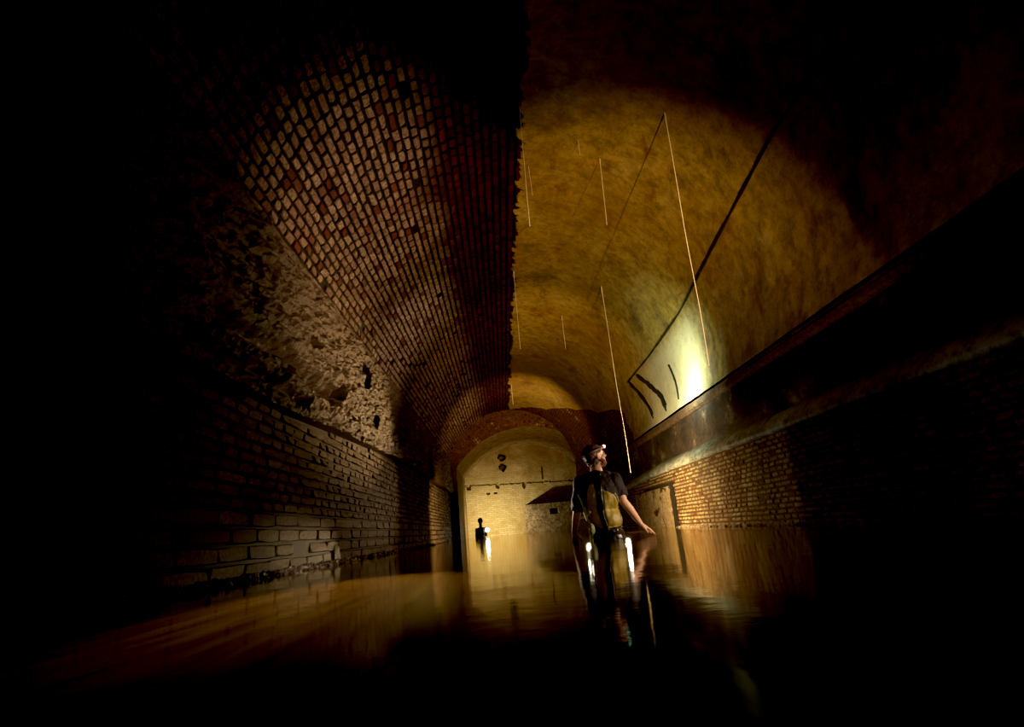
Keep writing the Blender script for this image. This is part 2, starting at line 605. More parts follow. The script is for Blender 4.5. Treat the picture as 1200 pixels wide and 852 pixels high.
def left_rough():
    ys = np.concatenate([np.linspace(1.0, 10.0, 560), np.linspace(10.02, YH, 240)])
    ts = np.linspace(0, 1, 100)
    V = []
    for t in ts:
        for y in ys:
            zb = z_band(y)
            z = zb + (2.69 - zb) * t
            big = fbm(y * 0.9, z * 1.6, 4.0, 3)
            mid = fbm(y * 2.2, z * 5.0, 9.0, 4) + 0.7 * fbm(y * 0.55, z * 9.0, 21.0, 3)
            fine = fbm(y * 8, z * 17, 2.0, 5)
            r2 = 1.0 - abs(noise.noise(Vector((y * 2.0, z * 5.0, 7.0)))) * 2
            d = 0.10 + 0.045 * big + 0.026 * mid + 0.034 * fine + 0.02 * max(0, r2) ** 2
            # long eroded groove in the near part
            gz = 1.70 + 0.03 * math.sin(y * 3)
            if 3.3 < y < 6.2:
                k = math.exp(-((z - gz) / 0.075) ** 2) * min(1, (y - 3.3) * 3) * min(1, (6.2 - y) * 4)
                d -= 0.24 * k
            k = math.exp(-((z - 1.42) / 0.05) ** 2) * (1 if 3.0 < y < 5.2 else 0)
            d -= 0.12 * k
            # knocked-out holes
            for hy, hz, ry, rz in ((7.4, 2.28, 0.26, 0.17), (7.9, 1.75, 0.14, 0.09), (6.2, 1.78, 0.16, 0.1), (9.0, 1.72, 0.12, 0.08), (5.3, 2.05, 0.14, 0.06)):
                q = ((y - hy) / ry) ** 2 + ((z - hz) / rz) ** 2
                if q < 1:
                    d -= 0.26 * (1 - q) ** 0.4
            if 13.75 < y < 14.45:
                d -= 0.28
            if t == 0:
                d = -0.02
            if t > 0.97:
                d = min(d, 0.05)
            V.append((XL + d, y, z))
    return from_data('wall_left_render', V, grid_faces(len(ts), len(ys)))


link('wall_left_surround', left_rough(), M_ROUGH, kind='structure')


def slab(name, prof, ys, mat, kind='structure', jit=0.0, closed=True):
    """Extrude an (x, z) profile along y."""
    V = []
    n = len(prof)
    for y in ys:
        for k, (x, z) in enumerate(prof):
            V.append((x + jit * fbm(y * 3, k * 3.0, 0.4, 4), y, z + jit * fbm(y * 3, k * 3.0, 8.4, 4)))
    F = []
    m = n if closed else n - 1
    for i in range(len(ys) - 1):
        for k in range(m):
            r = (k + 1) % n
            F.append((i * n + k, i * n + r, (i + 1) * n + r, (i + 1) * n + k))
    if closed:
        F.append(tuple(range(n)))
        F.append(tuple(range((len(ys) - 1) * n, len(ys) * n))[::-1])
    return link(name, from_data(name, V, F), mat, kind=kind)


YS = np.linspace(1.0, YH, 160)
# moulded springing course under the left vault
slab('trim_5', [(XL - 0.06, 2.62), (XL + 0.065, 2.63), (XL + 0.075, 2.70), (XL + 0.03, 2.745), (XL - 0.06, 2.75)], YS, M_TRIM, jit=0.010)
# near, plain parts of the walls, their feet under the water, and the end behind the camera
me = grid_mesh('w', lambda y, z: (XL, y, z), np.linspace(Y0, 1.3, 8), np.linspace(ZF, 2.75, 10))
link('wall_left_segment', me, M_DARK, kind='structure')
me = grid_mesh('w', lambda y, z: (XL - 0.01, y, z), np.linspace(1.2, YH, 8), np.linspace(ZF, 0.0, 4))
link('wall_left_segment', me, M_DARK, kind='structure')
me = grid_mesh('w', lambda y, z: (XR + 0.01, y, z), np.linspace(Y0, YH, 8), np.linspace(ZF, 0.0, 4))
link('wall_right_segment', me, M_DARK, kind='structure')
me = grid_mesh('w', lambda x, z: (x, Y0, z), np.linspace(XL - 0.2, 2.9, 8), np.linspace(ZF, 4.6, 8))
link('wall_front', me, M_DARK, kind='structure')


# ------------------------------------------------------------------ right wall, ledge, frieze and cornice
def z_ledge(y):
    return float(np.interp(y, [Y0, 5.6, 7.2, 9.4, 11.5, 13.0, 15.0, YH], [0.84, 0.84, 0.85, 0.84, 0.76, 0.62, 0.42, 0.30]))


def right_keep(u, v):
    if u > z_ledge(v) - 0.03:
        return False
    if 8.36 < v < 8.62 and 0.0 <= u < 0.62:       # seam down the near edge of the blocked opening
        return False
    if 8.3 < v < 10.3 and 0.585 < u < 0.635:
        return False
    if 8.6 < v < 10.6 and u < 0.6:                # rendered-over patch
        return False
    return True


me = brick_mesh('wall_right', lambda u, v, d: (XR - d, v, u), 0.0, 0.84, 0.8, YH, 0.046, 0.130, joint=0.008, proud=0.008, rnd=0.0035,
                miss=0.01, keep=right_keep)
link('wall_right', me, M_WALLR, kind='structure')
me = grid_mesh('p', lambda y, z: (XR - 0.006 - 0.012 * fbm(y * 4, z * 6, 0, 5), y, z), np.linspace(8.62, 10.9, 90), np.linspace(-0.03, 0.585, 40))
link('wall_right_panel', me, mat_rough('rendered_patch', (0.20, 0.13, 0.06), (0.44, 0.32, 0.17), (0.60, 0.49, 0.31), 9, 30, 0.012), kind='structure')
# dark seams of the blocked-up opening
slab('trim_6', [(XR - 0.002, 0.590), (XR - 0.016, 0.592), (XR - 0.016, 0.628), (XR - 0.002, 0.630)], np.linspace(8.40, 10.1, 40), M_SEAM, jit=0.006)
V = []
for z in np.linspace(-0.05, 0.62, 50):
    w = 0.085 + 0.05 * fbm(z * 9, 0, 0, 4)
    c = 8.48 + 0.05 * fbm(z * 4, 3, 0, 3)
    V += [(XR - 0.001, c - w, z), (XR - 0.014, c - w, z), (XR - 0.014, c + w, z), (XR - 0.001, c + w, z)]
F = [(4 * i + q, 4 * i + (q + 1) % 4, 4 * i + 4 + (q + 1) % 4, 4 * i + 4 + q) for i in range(49) for q in range(4)]
link('trim_7', from_data('trim_7', V, F), M_SEAM, kind='structure')

V, F = [], []
ysr = np.linspace(Y0, YH, 240)
for y in ysr:
    zl = z_ledge(y)
    j = 0.006 * fbm(y * 3, 0, 0, 4)
    V += [(XR + 0.02, y, zl - 0.06 + j), (XR - 0.035 + j, y, zl - 0.045 + j), (XR - 0.035 + j, y, zl - 0.005 + j), (XR + 0.00, y, zl + 0.05),
          (XR + 0.07, y, zl + 0.115), (XR + 0.17, y, zl + 0.165 + j)]
for i in range(len(ysr) - 1):
    for k in range(5):
        F.append((i * 6 + k, i * 6 + k + 1, i * 6 + 7 + k, i * 6 + 6 + k))
link('trim_8', from_data('trim_8', V, F), M_LEDGE, kind='structure', smooth=True)

V = []
zs = np.linspace(0, 1, 26)
ysf = np.linspace(Y0, YH, 420)
for t in zs:
    for y in ysf:
        zl = z_ledge(y) + 0.15
        V.append((2.60 + 0.012 * fbm(y * 2, t * 2, 0, 5), y, zl + (1.50 - zl) * t))
link('wall_right_panel', from_data('frieze', V, grid_faces(len(zs), len(ysf))), M_FRIEZE, kind='structure')
slab('trim_9', [(2.72, 1.44), (2.585, 1.445), (2.55, 1.475), (2.55, 1.515), (2.565, 1.525), (2.565, 1.555), (2.60, 1.575), (2.72, 1.58)],
     np.linspace(Y0, YH, 260), M_TRIM, jit=0.006)


# ------------------------------------------------------------------ arched headwall, inner vault and end wall
def arc_z(x):
    return IZ + math.sqrt(max(0.0, IR * IR - (x - AX) ** 2))


def inner_prof(n=60):
    """(x, z) of the end bay from the left foot over the flat arch to the right foot."""
    a0 = math.acos((JX - AX) / IR)
    a1 = math.acos((CX - AX) / IR)
    zl, zr = arc_z(JX), arc_z(CX)
    P = [(JX, z) for z in np.linspace(ZF, zl, 12)[:-1]]
    P += [(AX + IR * math.cos(a), IZ + IR * math.sin(a)) for a in np.linspace(a0, a1, n)]
    P += [(CX, z) for z in np.linspace(zr, ZF, 12)[1:]]
    return P


IP = inner_prof()
# headwall: the jamb on the left and the crescent between the flat arch and the vault
V, F = [], []
rows = 9
for (x, z) in IP:
    if z >= arc_z(JX) - 1e-6 and x < CX - 1e-6:
        k = 1.5 / math.hypot(x - AX, z - IZ)
        ox, oz = x + (x - AX) * k, z + (z - IZ) * k
    else:
        ox, oz = (XL - 0.6 if x < 0 else CX + 0.6), z
    for k in range(rows):
        t = k / (rows - 1)
        V.append((x + (ox - x) * t, YH + (0.02 * fbm(x * 2 + t, z * 2, 1, 4) if x < 2.2 else 0.02), z + (oz - z) * t))
F = grid_faces(len(IP), rows)
link('wall_arch', from_data('wall_arch', V, F), M_HEAD, kind='structure')


def ring_pt(u, v, d):       # u radial, v along the arch, on the headwall face
    a = PI - v / IR
    return (AX + (IR + u) * math.cos(a), YH - d, IZ + (IR + u) * math.sin(a))


def ring_keep(u, v):
    p = ring_pt(u, v, 0)
    return math.hypot(p[0] - VX, p[2] - VZ) < VR - 0.06 and p[0] > XL + 0.05


me = brick_mesh('ring', ring_pt, 0.0, 1.1, 0.12, IR * PI - 0.05, 0.115, 0.08, joint=0.014, proud=0.020, rnd=0.012, backing=False,
                keep=ring_keep, miss=0.04)
link('wall_arch_surround', me, M_RED, kind='structure')
# soffit and jambs running back to the end wall
m_soff = mat_rough('limewashed_soffit', (0.12, 0.05, 0.02), (0.36, 0.24, 0.11), (0.55, 0.45, 0.25), 4.5, 25, 0.02)
V = []
ysd = np.linspace(YH, YE + 0.1, 24)
for (x, z) in IP:
    for y in ysd:
        e = 0.012 * fbm(x * 3, y * 2, z * 3, 4)
        V.append((x + e, y, z + e))
link('ceiling_section', from_data('soffit', V, grid_faces(len(IP), len(ysd))), m_soff, kind='structure')


def end_wall():
    xs = np.arange(-1.6, 3.5, 0.028)
    zs = np.concatenate([np.linspace(ZF, 0, 6)[:-1], np.arange(0, 3.95, 0.028)])
    holes = [  # x, z, rx, rz, depth, pointed
        (0.135, 3.20, 0.17, 0.16, 0.9, 0), (0.14, 2.77, 0.165, 0.19, 0.9, 1),
        (-1.36, 2.06, 0.10, 0.13, 0.22, 0), (-0.14, 2.03, 0.075, 0.13, 0.22, 0), (0.98, 1.96, 0.07, 0.13, 0.22, 0),
        (-0.55, 1.74, 0.07, 0.05, 0.2, 0), (-0.25, 1.74, 0.07, 0.05, 0.2, 0), (1.80, 2.40, 0.035, 0.26, 0.2, 0)]
    V = []
    for x in xs:
        for z in zs:
            d = 0.02 * fbm(x * 2, 0, z * 2, 5)
            for hx, hz, rx, rz, dp, pt in holes:
                w = rx
                if pt and z < hz:
                    w = rx * max(0.05, 1 - ((hz - z) / rz) ** 1.0 * 0.8)
                q = ((x - hx) / w) ** 2 + ((z - hz) / rz) ** 2 + 0.25 * fbm(x * 14, 5, z * 14, 2)
                if q < 1:
                    d = max(d, dp)
            zc = 2.14 - 0.035 * (x + 1.4) + 0.02 * fbm(x * 6, 0, 0, 3)
            if abs(z - zc) < 0.026 + 0.03 * fbm(x * 5, 1, 0, 3):
                d = max(d, 0.10)
            V.append((x, YE + d, z))
    return from_data('wall_back', V, grid_faces(len(xs), len(zs)))


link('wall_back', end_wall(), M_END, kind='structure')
# low masonry block across the right half of the end bay
bm = bmesh.new()
bx0, bx1, by0, by1, bz = 0.86, CX, 23.9, YE + 0.05, 1.09
nx, nz = 40, 30
m_block = mat_rough('stained_block_render', (0.20, 0.10, 0.045), (0.42, 0.31, 0.17), (0.56, 0.46, 0.29), 3.2, 25, 0.015)
V, F = [], []
xs, zs = np.linspace(bx0, bx1, 64), np.concatenate([[ZF], np.linspace(-0.05, bz, 50)])
for x in xs:
    for z in zs:
        d = 0.012 * fbm(x * 4, z * 4, 0, 5)
        if abs(x - 2.05) < 0.16 and abs(z - 0.76) < 0.10:
            d = 0.25
        zz = z + (0.02 * fbm(x * 5, 0, 0, 4) if z > bz - 0.01 else 0)
        V.append((x, by0 + d, zz))
F += grid_faces(len(xs), len(zs))
o = len(V)
for (x, y) in ((bx0, by0), (bx0, by1), (bx1, by1), (bx1, by0)):
    V += [(x, y, ZF), (x, y, bz)]
F += [(o, o + 1, o + 3, o + 2), (o + 2, o + 3, o + 5, o + 4), (o + 4, o + 5, o + 7, o + 6), (o + 1, o + 7, o + 5, o + 3)]
bm.free()
link('partition', from_data('partition', V, F), m_block, kind='structure')

# ------------------------------------------------------------------ floor and water
me = grid_mesh('floor', lambda x, y: (x, y, ZF + 0.02 * fbm(x, y, 0, 4) - 0.02), np.linspace(-2.0, 3.6, 34), np.linspace(Y0, YE + 0.2, 80))
link('floor', me, M_BED, kind='structure')
me = grid_mesh('water', lambda x, y: (x, y, 0.0), np.linspace(-1.80, 3.5, 44), np.linspace(Y0, YE + 0.1, 120), flip=True)
link('water', me, M_WATER, kind='structure', smooth=True)


# ------------------------------------------------------------------ wet rubble and lime crust at the water's edge
def lumps(name, spots, mat, label, cat):
    V, F = [], []
    bmt = bmesh.new()
    bmesh.ops.create_icosphere(bmt, subdivisions=1, radius=1)
    tv = [v.co.copy() for v in bmt.verts]
    tf = [[v.index for v in f.verts] for f in bmt.faces]
    bmt.free()
    for (x, y, z, r) in spots:
        b = len(V)
        rot = Matrix.Rotation(random.uniform(0, 6), 3, 'Z') @ Matrix.Rotation(random.uniform(0, 6), 3, 'X')
        s = Vector((random.uniform(0.7, 1.2), random.uniform(0.7, 1.5), random.uniform(0.5, 0.9))) * r
        for c in tv:
            q = rot @ c
            q = q * (1 + 0.35 * noise.noise(q * 1.7 + Vector((x * 31, y * 17, 0))))
            V.append((x + q.x * s.x, y + q.y * s.y, z + q.z * s.z))
        F += [[i + b for i in f] for f in tf]
    o = link(name, from_data(name, V, F), mat)
    o['kind'] = 'stuff'
    tag(o, label, cat)
    return o


spots = []
for i in range(1500):
    y = 2.6 + 11.5 * random.random() ** 1.5
    spots.append((XL + 0.055 + abs(random.gauss(0, 0.055)), y, random.uniform(-0.01, 0.028), random.uniform(0.010, 0.032)))
lumps('rubble', spots, M_STONE, 'wet dark rubble strewn along the waterline of the left wall', 'rubble')
spots = []
for i in range(900):
    y = random.uniform(3.0, 8.4)
    spots.append((XR - 0.012 - abs(random.gauss(0, 0.012)), y, random.uniform(-0.005, 0.014), random.uniform(0.008, 0.02)))
lumps('lime_gravel', spots, M_CRUST, 'pale lime crumbs crusted along the waterline of the right wall', 'lime crust')

# pale streak at the foot of the left wall
V, F = [], []
for i in range(20):
    t = i / 19
    z = -0.02 + 0.20 * t
    w = 0.12 * (1 - t) ** 0.7 + 0.015
    V += [(XL + 0.036, 6.25 - w + 0.02 * math.sin(9 * t), z), (XL + 0.043, 6.25, z), (XL + 0.036, 6.25 + w, z)]
F = grid_faces(20, 3)
link('trim_10', from_data('trim_10', V, F), M_FRIEZE, kind='structure')


# ------------------------------------------------------------------ soda straw stalactites
def straw(root, length, r, label, lean=(0.0, 0.0)):
    r *= 0.7
    seg, nl = 8, 14
    V, F = [], []
    for i in range(nl + 1):
        t = i / nl
        z = 0.03 - (length + 0.03) * t
        rr = r * (1.0 - 0.25 * t) + (0.012 * (1 - t * nl / 1.2) if t * nl < 1.2 else 0)
        rr *= 1 + 0.10 * noise.noise(Vector((t * 40, root[1], 0)))
        ox = 0.004 * noise.noise(Vector((t * 3, root[0], 5))) * length + lean[0] * t
        for k in range(seg):
            a = 2 * PI * k / seg
            V.append((ox + rr * math.cos(a), lean[1] * t + rr * math.sin(a), z))
    for i in range(nl):
        for k in range(seg):
            k2 = (k + 1) % seg
            F.append((i * seg + k, i * seg + k2, (i + 1) * seg + k2, (i + 1) * seg + k))
    F.append(tuple(range(nl * seg, nl * seg + seg)))
    F.append(tuple(range(seg))[::-1])
    o = link('soda_straw_stalactite', from_data('soda_straw_stalactite', V, F), M_CALC, loc=root, smooth=True)
    tag(o, label, 'stalactite', 'soda straw stalactites hanging from the plastered vault')
    # the water drop at its tip
    bmd = bmesh.new()
    bmesh.ops.create_uvsphere(bmd, u_segments=8, v_segments=6, radius=r * 1.25)
    md = bpy.data.meshes.new('tip')
    bmd.to_mesh(md)
    bmd.free()
    t = link('drip_tip', md, M_CALC, o, smooth=True)
    t.location = (lean[0] + 0.004 * noise.noise(Vector((3, root[0], 5))) * length, lean[1], -length)
    return o


STRAWS = [
    ((1.815, 4.57, 3.84), 2.52, 0.0045, 'longest pale stalactite, hanging in front of the bright patch above the right cornice', (-0.028, 0.0)),
    ((1.85, 8.54, 3.81), 2.99, 0.0050, 'long white stalactite whose tip hangs just beside the wading man\'s headlamp', (0.05, 0.0)),
    ((1.40, 5.6, 4.09), 0.85, 0.0035, 'thin short stalactite in the upper middle of the plaster vault, beside a slanting shadow', (-0.03, 0.0)),
    ((0.49, 4.83, 4.31), 1.45, 0.0035, 'thin stalactite nearest the camera beside the ragged top of the brick and plaster edge', (-0.03, 0.0)),
    ((0.63, 5.96, 4.31), 0.42, 0.0030, 'very short faint stalactite just right of the one at the top of the plaster edge', (0.01, 0.0)),
    ((0.50, 8.87, 4.31), 1.37, 0.0045, 'thin stalactite close to the plaster edge halfway down the vault', (-0.015, 0.0)),
    ((1.43, 10.47, 4.08), 0.73, 0.0045, 'short stalactite left of the long white one that hangs by the man', (0.0, 0.0)),
    ((0.545, 16.6, 4.31), 0.62, 0.0060, 'farthest tiny stalactite near the end of the plaster by the red brick arch', (0.0, 0.0)),
    ((1.14, 5.39, 4.20), 0.22, 0.0030, 'tiniest stub of a stalactite high up near the top of the plaster vault', (0.0, 0.0)),
]
for s in STRAWS:
    straw(s[0], s[1], s[2], s[3], s[4])


# ------------------------------------------------------------------ figures
class Blob:
    """Collects closed tapered limbs and ellipsoids; fuse() turns them into one continuous skin."""
    def __init__(self):
        self.bm = bmesh.new()

    def limb(self, p0, r0, p1, r1, flat0=False, flat1=False, seg=20, sq=(1, 1), up=None):
        p0, p1 = Vector(p0), Vector(p1)
        ax = (p1 - p0)
        L = ax.length
        ax.normalize()
        ref = Vector(up) if up else (Vector((0, 1, 0)) if abs(ax.y) < 0.9 else Vector((1, 0, 0)))
        sx = ax.cross(ref).normalized()
        sy = ax.cross(sx).normalized()
        rings = []
        hemi = 5
        if not flat0:
            for i in range(1, hemi):
                a = PI / 2 * (1 - i / hemi)
                rings.append((-r0 * math.sin(a), r0 * math.cos(a)))
        for i in range(7):
            t = i / 6
            rings.append((L * t, r0 + (r1 - r0) * t))
        if not flat1:
            for i in range(1, hemi):
                a = PI / 2 * i / hemi
                rings.append((L + r1 * math.sin(a), r1 * math.cos(a)))
        vs = []
        for d, r in rings:
            vs.append([self.bm.verts.new(p0 + ax * d + sx * (r * sq[0] * math.cos(2 * PI * k / seg)) + sy * (r * sq[1] * math.sin(2 * PI * k / seg))) for k in range(seg)])
        for a, b in zip(vs[:-1], vs[1:]):
            for k in range(seg):
                self.bm.faces.new((a[k], a[(k + 1) % seg], b[(k + 1) % seg], b[k]))
        self.bm.faces.new(vs[0][::-1])
        self.bm.faces.new(vs[-1])
        return self

    def chain(self, pts, sq=(1, 1)):
        for (p, r), (q, s) in zip(pts[:-1], pts[1:]):
            self.limb(p, r, q, s, sq=sq)
        return self

    def ell(self, c, r, rot=None):
        M = Matrix.Translation(Vector(c)) @ (rot.to_4x4() if rot else Matrix.Identity(4)) @ Matrix.Diagonal((*r, 1))
        bmesh.ops.create_uvsphere(self.bm, u_segments=28, v_segments=18, radius=1, matrix=M)
        return self

    def fuse(self, name, voxel, smooth_it=4, smooth_f=0.5, wob=0.0, wscale=12, cut=None):
        bmesh.ops.recalc_face_normals(self.bm, faces=self.bm.faces)
        me = bpy.data.meshes.new(name)
        self.bm.to_mesh(me)
        self.bm.free()
        o = bpy.data.objects.new(name, me)
        COL.objects.link(o)
        r = o.modifiers.new('r', 'REMESH')
        r.mode = 'VOXEL'
        r.voxel_size = voxel
        s = o.modifiers.new('s', 'SMOOTH')
        s.iterations = smooth_it
        s.factor = smooth_f
        dg = bpy.context.evaluated_depsgraph_get()
        dg.update()
        res = bpy.data.meshes.new_from_object(o.evaluated_get(dg))
        res.name = name
        bpy.data.objects.remove(o)
        bpy.data.meshes.remove(me)
        if wob:
            res.update()
            nrm = [v.normal.copy() for v in res.vertices]
            for v, n in zip(res.vertices, nrm):
                v.co += n * (wob * fbm(v.co.x * wscale, v.co.y * wscale, v.co.z * wscale * 0.8, 3))
        if cut:
            b = bmesh.new()
            b.from_mesh(res)
            for co, no in cut:
                g = b.verts[:] + b.edges[:] + b.faces[:]
                bmesh.ops.bisect_plane(b, geom=g, plane_co=co, plane_no=no, clear_outer=True)
                eds = [e for e in b.edges if e.is_boundary]
                bmesh.ops.holes_fill(b, edges=eds)
            b.to_mesh(res)
            b.free()
        res.update()
        return res


def tube(name, pts, r, seg=8, flat=None):
    V, F = [], []
    P = [Vector(p) for p in pts]
    for i, p in enumerate(P):
        t = (P[min(i + 1, len(P) - 1)] - P[max(i - 1, 0)]).normalized()
        ref = Vector((0, 1, 0)) if abs(t.y) < 0.9 else Vector((0, 0, 1))
        a = t.cross(ref).normalized()
        b = t.cross(a).normalized()
        for k in range(seg):
            q = 2 * PI * k / seg
            V.append(p + a * (r * math.cos(q)) + b * (r * (flat or 1) * math.sin(q)))
    for i in range(len(P) - 1):
        for k in range(seg):
            k2 = (k + 1) % seg
            F.append((i * seg + k, i * seg + k2, i * seg + seg + k2, i * seg + seg + k))
    F.append(tuple(range(seg))[::-1])
    F.append(tuple(range((len(P) - 1) * seg, len(P) * seg)))
    return from_data(name, V, F)


# ---- the wading man, back to the camera, looking to the right
BY = 5.60
MAN = empty('person', (0.95, BY, ZF))
tag(MAN, 'bearded person in dark cap, plum-black t-shirt and olive waders standing waist-deep, seen from behind', 'person')


def mloc(o):
    """Geometry is given in world coordinates; keep it there under the parent."""
    o.matrix_parent_inverse = Matrix.Translation(-Vector((0.95, BY, ZF)))
    return o


HC = Vector((0.925, BY + 0.005, 0.775))
HF = Vector((0.93, 0.30, 0.20)).normalized()          # face direction: right, a little away, a little up
HS = HF.cross(Vector((-0.16, 0.0, 1))).normalized()   # the head's own right
HU = HS.cross(HF).normalized()
HROT = Matrix((HF, -HS, HU)).transposed()             # local x = face, y = left, z = up


def hp(x, y, z):
    return HC + HROT @ Vector((x, y, z))


def hand(B, wrist, knuckles, tips, thumb, palm_r=0.03):
    """Palm, four jointed fingers of unequal length and a thumb off its side."""
    w = Vector(wrist)
    for k in knuckles:
        B.limb(w, 0.020, k, 0.0125)
    for a, b in zip(knuckles[:-1], knuckles[1:]):
        B.limb(a, 0.0125, b, 0.0125)
    for k, (m, t) in zip(knuckles, tips):
        B.chain([(k, 0.0105), (m, 0.0092), (t, 0.0072)])
    B.chain(thumb)


B = Blob()
# trunk
B.ell((0.935, BY + 0.015, 0.40), (0.160, 0.105, 0.20))
B.ell((0.925, BY + 0.01, 0.50), (0.165, 0.085, 0.095))
B.ell((0.94, BY + 0.005, 0.17), (0.140, 0.095, 0.16))
B.ell((0.945, BY, -0.02), (0.155, 0.108, 0.14))
B.limb((0.92, BY + 0.005, 0.545), 0.062, (0.92, BY + 0.01, 0.70), 0.055)
B.limb((0.80, BY + 0.0, 0.56), 0.045, (0.92, BY, 0.60), 0.055)
B.limb((1.05, BY + 0.0, 0.56), 0.045, (0.92, BY, 0.60), 0.055)
# head: skull, face, jaw, brow, nose, lips, ears
B.ell(hp(-0.012, 0, 0.022), (0.098, 0.076, 0.088), HROT)
B.ell(hp(0.030, 0, -0.030), (0.062, 0.058, 0.075), HROT)
B.ell(hp(0.042, 0, -0.075), (0.042, 0.044, 0.034), HROT)
B.ell(hp(0.078, 0, 0.022), (0.016, 0.045, 0.012), HROT)
B.limb(hp(0.086, 0, 0.012), 0.008, hp(0.108, 0, -0.020), 0.0115)
B.ell(hp(0.096, 0, -0.026), (0.012, 0.016, 0.008), HROT)
B.ell(hp(0.084, 0, -0.050), (0.012, 0.023, 0.006), HROT)
B.ell(hp(0.082, 0, -0.061), (0.012, 0.021, 0.007), HROT)
for s in (-1, 1):
    B.ell(hp(0.060, s * 0.040, -0.018), (0.020, 0.018, 0.018), HROT)
    B.ell(hp(-0.006, s * 0.078, -0.012), (0.020, 0.009, 0.033), HROT)
    B.ell(hp(-0.010, s * 0.084, 0.002), (0.018, 0.007, 0.020), HROT)
# left arm hanging, fingertips in the water
LS, LE, LW = (0.760, BY + 0.0, 0.535), (0.695, BY + 0.03, 0.275), (0.658, BY + 0.13, 0.085)
B.chain([(LS, 0.056), ((0.728, BY + 0.01, 0.41), 0.047), (LE, 0.039)])
B.chain([(LE, 0.039), ((0.683, BY + 0.06, 0.215), 0.038), (LW, 0.026)], sq=(1, 0.92))
kn = [Vector((0.640, BY + 0.135, 0.012)), Vector((0.655, BY + 0.150, 0.008)), Vector((0.672, BY + 0.158, 0.010)), Vector((0.688, BY + 0.160, 0.016))]
tp = [(k + Vector((-0.010 + 0.006 * i, 0.010, -0.036))*1.0, k + Vector((-0.012 + 0.006 * i, 0.006, -0.066 - 0.008 * (i in (1, 2))))) for i, k in enumerate(kn)]
hand(B, LW, kn, tp, [((0.670, BY + 0.13, 0.075), 0.014), ((0.703, BY + 0.13, 0.045), 0.0115), ((0.722, BY + 0.13, 0.010), 0.0085)])
# right arm reaching out to the side, fingertips touching the water
RS, RE, RW = (1.082, BY + 0.0, 0.545), (1.135, BY - 0.01, 0.335), (1.272, BY + 0.02, 0.120)
B.chain([(RS, 0.056), ((1.11, BY, 0.44), 0.048), (RE, 0.041)])
B.chain([(RE, 0.041), ((1.190, BY + 0.0, 0.255), 0.039), (RW, 0.0255)], sq=(1, 0.92))
kn = [Vector((1.318, BY + 0.055, 0.080)), Vector((1.327, BY + 0.035, 0.079)), Vector((1.328, BY + 0.013, 0.078)), Vector((1.320, BY - 0.010, 0.076))]
fl = [(0.030, 0.052), (0.036, 0.066), (0.034, 0.062), (0.026, 0.046)]
tp = []
for i, (k, (l1, l2)) in enumerate(zip(kn, fl)):
    sp = (1.5 - i) * 0.006
    tp.append((k + Vector((l1 * 0.86, sp, -l1 * 0.62)), k + Vector((l2 * 1.05, sp * 1.8, -l2 * 1.08))))
hand(B, RW, kn, tp, [((1.278, BY + 0.0, 0.105), 0.014), ((1.300, BY - 0.028, 0.068), 0.0115), ((1.318, BY - 0.036, 0.034), 0.0085)])
# legs under the water, feet on the bed
for s, x in ((-1, 0.865), (1, 1.02)):
    B.chain([((x, BY, -0.08), 0.085), ((x + s * 0.01, BY + 0.01, -0.32), 0.066), ((x + s * 0.015, BY + 0.0, -0.52), 0.052)])
    B.chain([((x + s * 0.015, BY, -0.52), 0.052), ((x + s * 0.018, BY - 0.01, -0.66), 0.052), ((x + s * 0.02, BY - 0.01, -0.89), 0.036)])
    B.limb((x + s * 0.02, BY - 0.03, -0.925), 0.038, (x + s * 0.03, BY + 0.15, -0.935), 0.030)
me_body = B.fuse('body', 0.0045, 3, 0.4)
mloc(link('body', me_body, M_SKIN, MAN, smooth=True))

# beard, hair at the nape, eyes
B = Blob()
B.ell(hp(0.044, 0, -0.080), (0.050, 0.052, 0.038), HROT)
B.ell(hp(0.086, 0, -0.043), (0.008, 0.026, 0.006), HROT)
for s in (-1, 1):
    B.limb(hp(0.042, s * 0.046, -0.066), 0.020, hp(0.008, s * 0.064, -0.034), 0.012)
mloc(link('beard', B.fuse('beard', 0.004, 2, 0.4, 0.006, 60), M_BEARD, MAN, smooth=True))
B = Blob()
B.ell(hp(-0.040, 0, -0.030), (0.068, 0.071, 0.070), HROT)
mloc(link('hair', B.fuse('hair', 0.005, 2, 0.4, 0.008, 50), M_HAIR, MAN, smooth=True))
for s in (-1, 1):
    B = Blob()
    B.ell(hp(0.083, s * 0.030, 0.004), (0.010, 0.011, 0.009), HROT)
    mloc(link('eye', B.fuse('eye', 0.003, 1, 0.3), M_EYE, MAN, smooth=True))
# close cap pulled down over the back of the head
B = Blob()
B.ell(hp(-0.016, 0, 0.028), (0.110, 0.088, 0.094), HROT)
cut_n = (HROT @ Vector((0.42, 0, -0.90))).normalized()
CAP = link('cap', B.fuse('cap', 0.004, 3, 0.4, 0.004, 30, cut=[(hp(0.02, 0, 0.018), cut_n)]), M_CAP, MAN, smooth=True)
mloc(CAP)
# headlamp on its band: strap, red housing, lit lens
HL = link('headlamp', tube('headlamp', [hp(-0.016 + 0.112 * math.cos(a), 0.090 * math.sin(a), 0.050 + 0.012 * math.cos(a)) for a in np.linspace(-PI, PI, 60)], 0.009, 8, 0.35), M_STRAPB, MAN, smooth=True)
mloc(HL)
B = Blob()
B.limb(hp(0.086, 0, 0.064), 0.021, hp(0.116, 0, 0.066), 0.019, True, True)
o = link('lamp_housing', B.fuse('lamp_housing', 0.003, 1, 0.3), M_RED_PL, HL, smooth=True)
o['label'] = 'red headlamp housing'
B = Blob()
B.limb(hp(0.116, 0, 0.068), 0.017, hp(0.128, 0, 0.069), 0.015)
o = link('lamp_lens', B.fuse('lamp_lens', 0.003, 1, 0.3), M_HLENS, HL, smooth=True)
o['label'] = 'lit cool white headlamp lens'

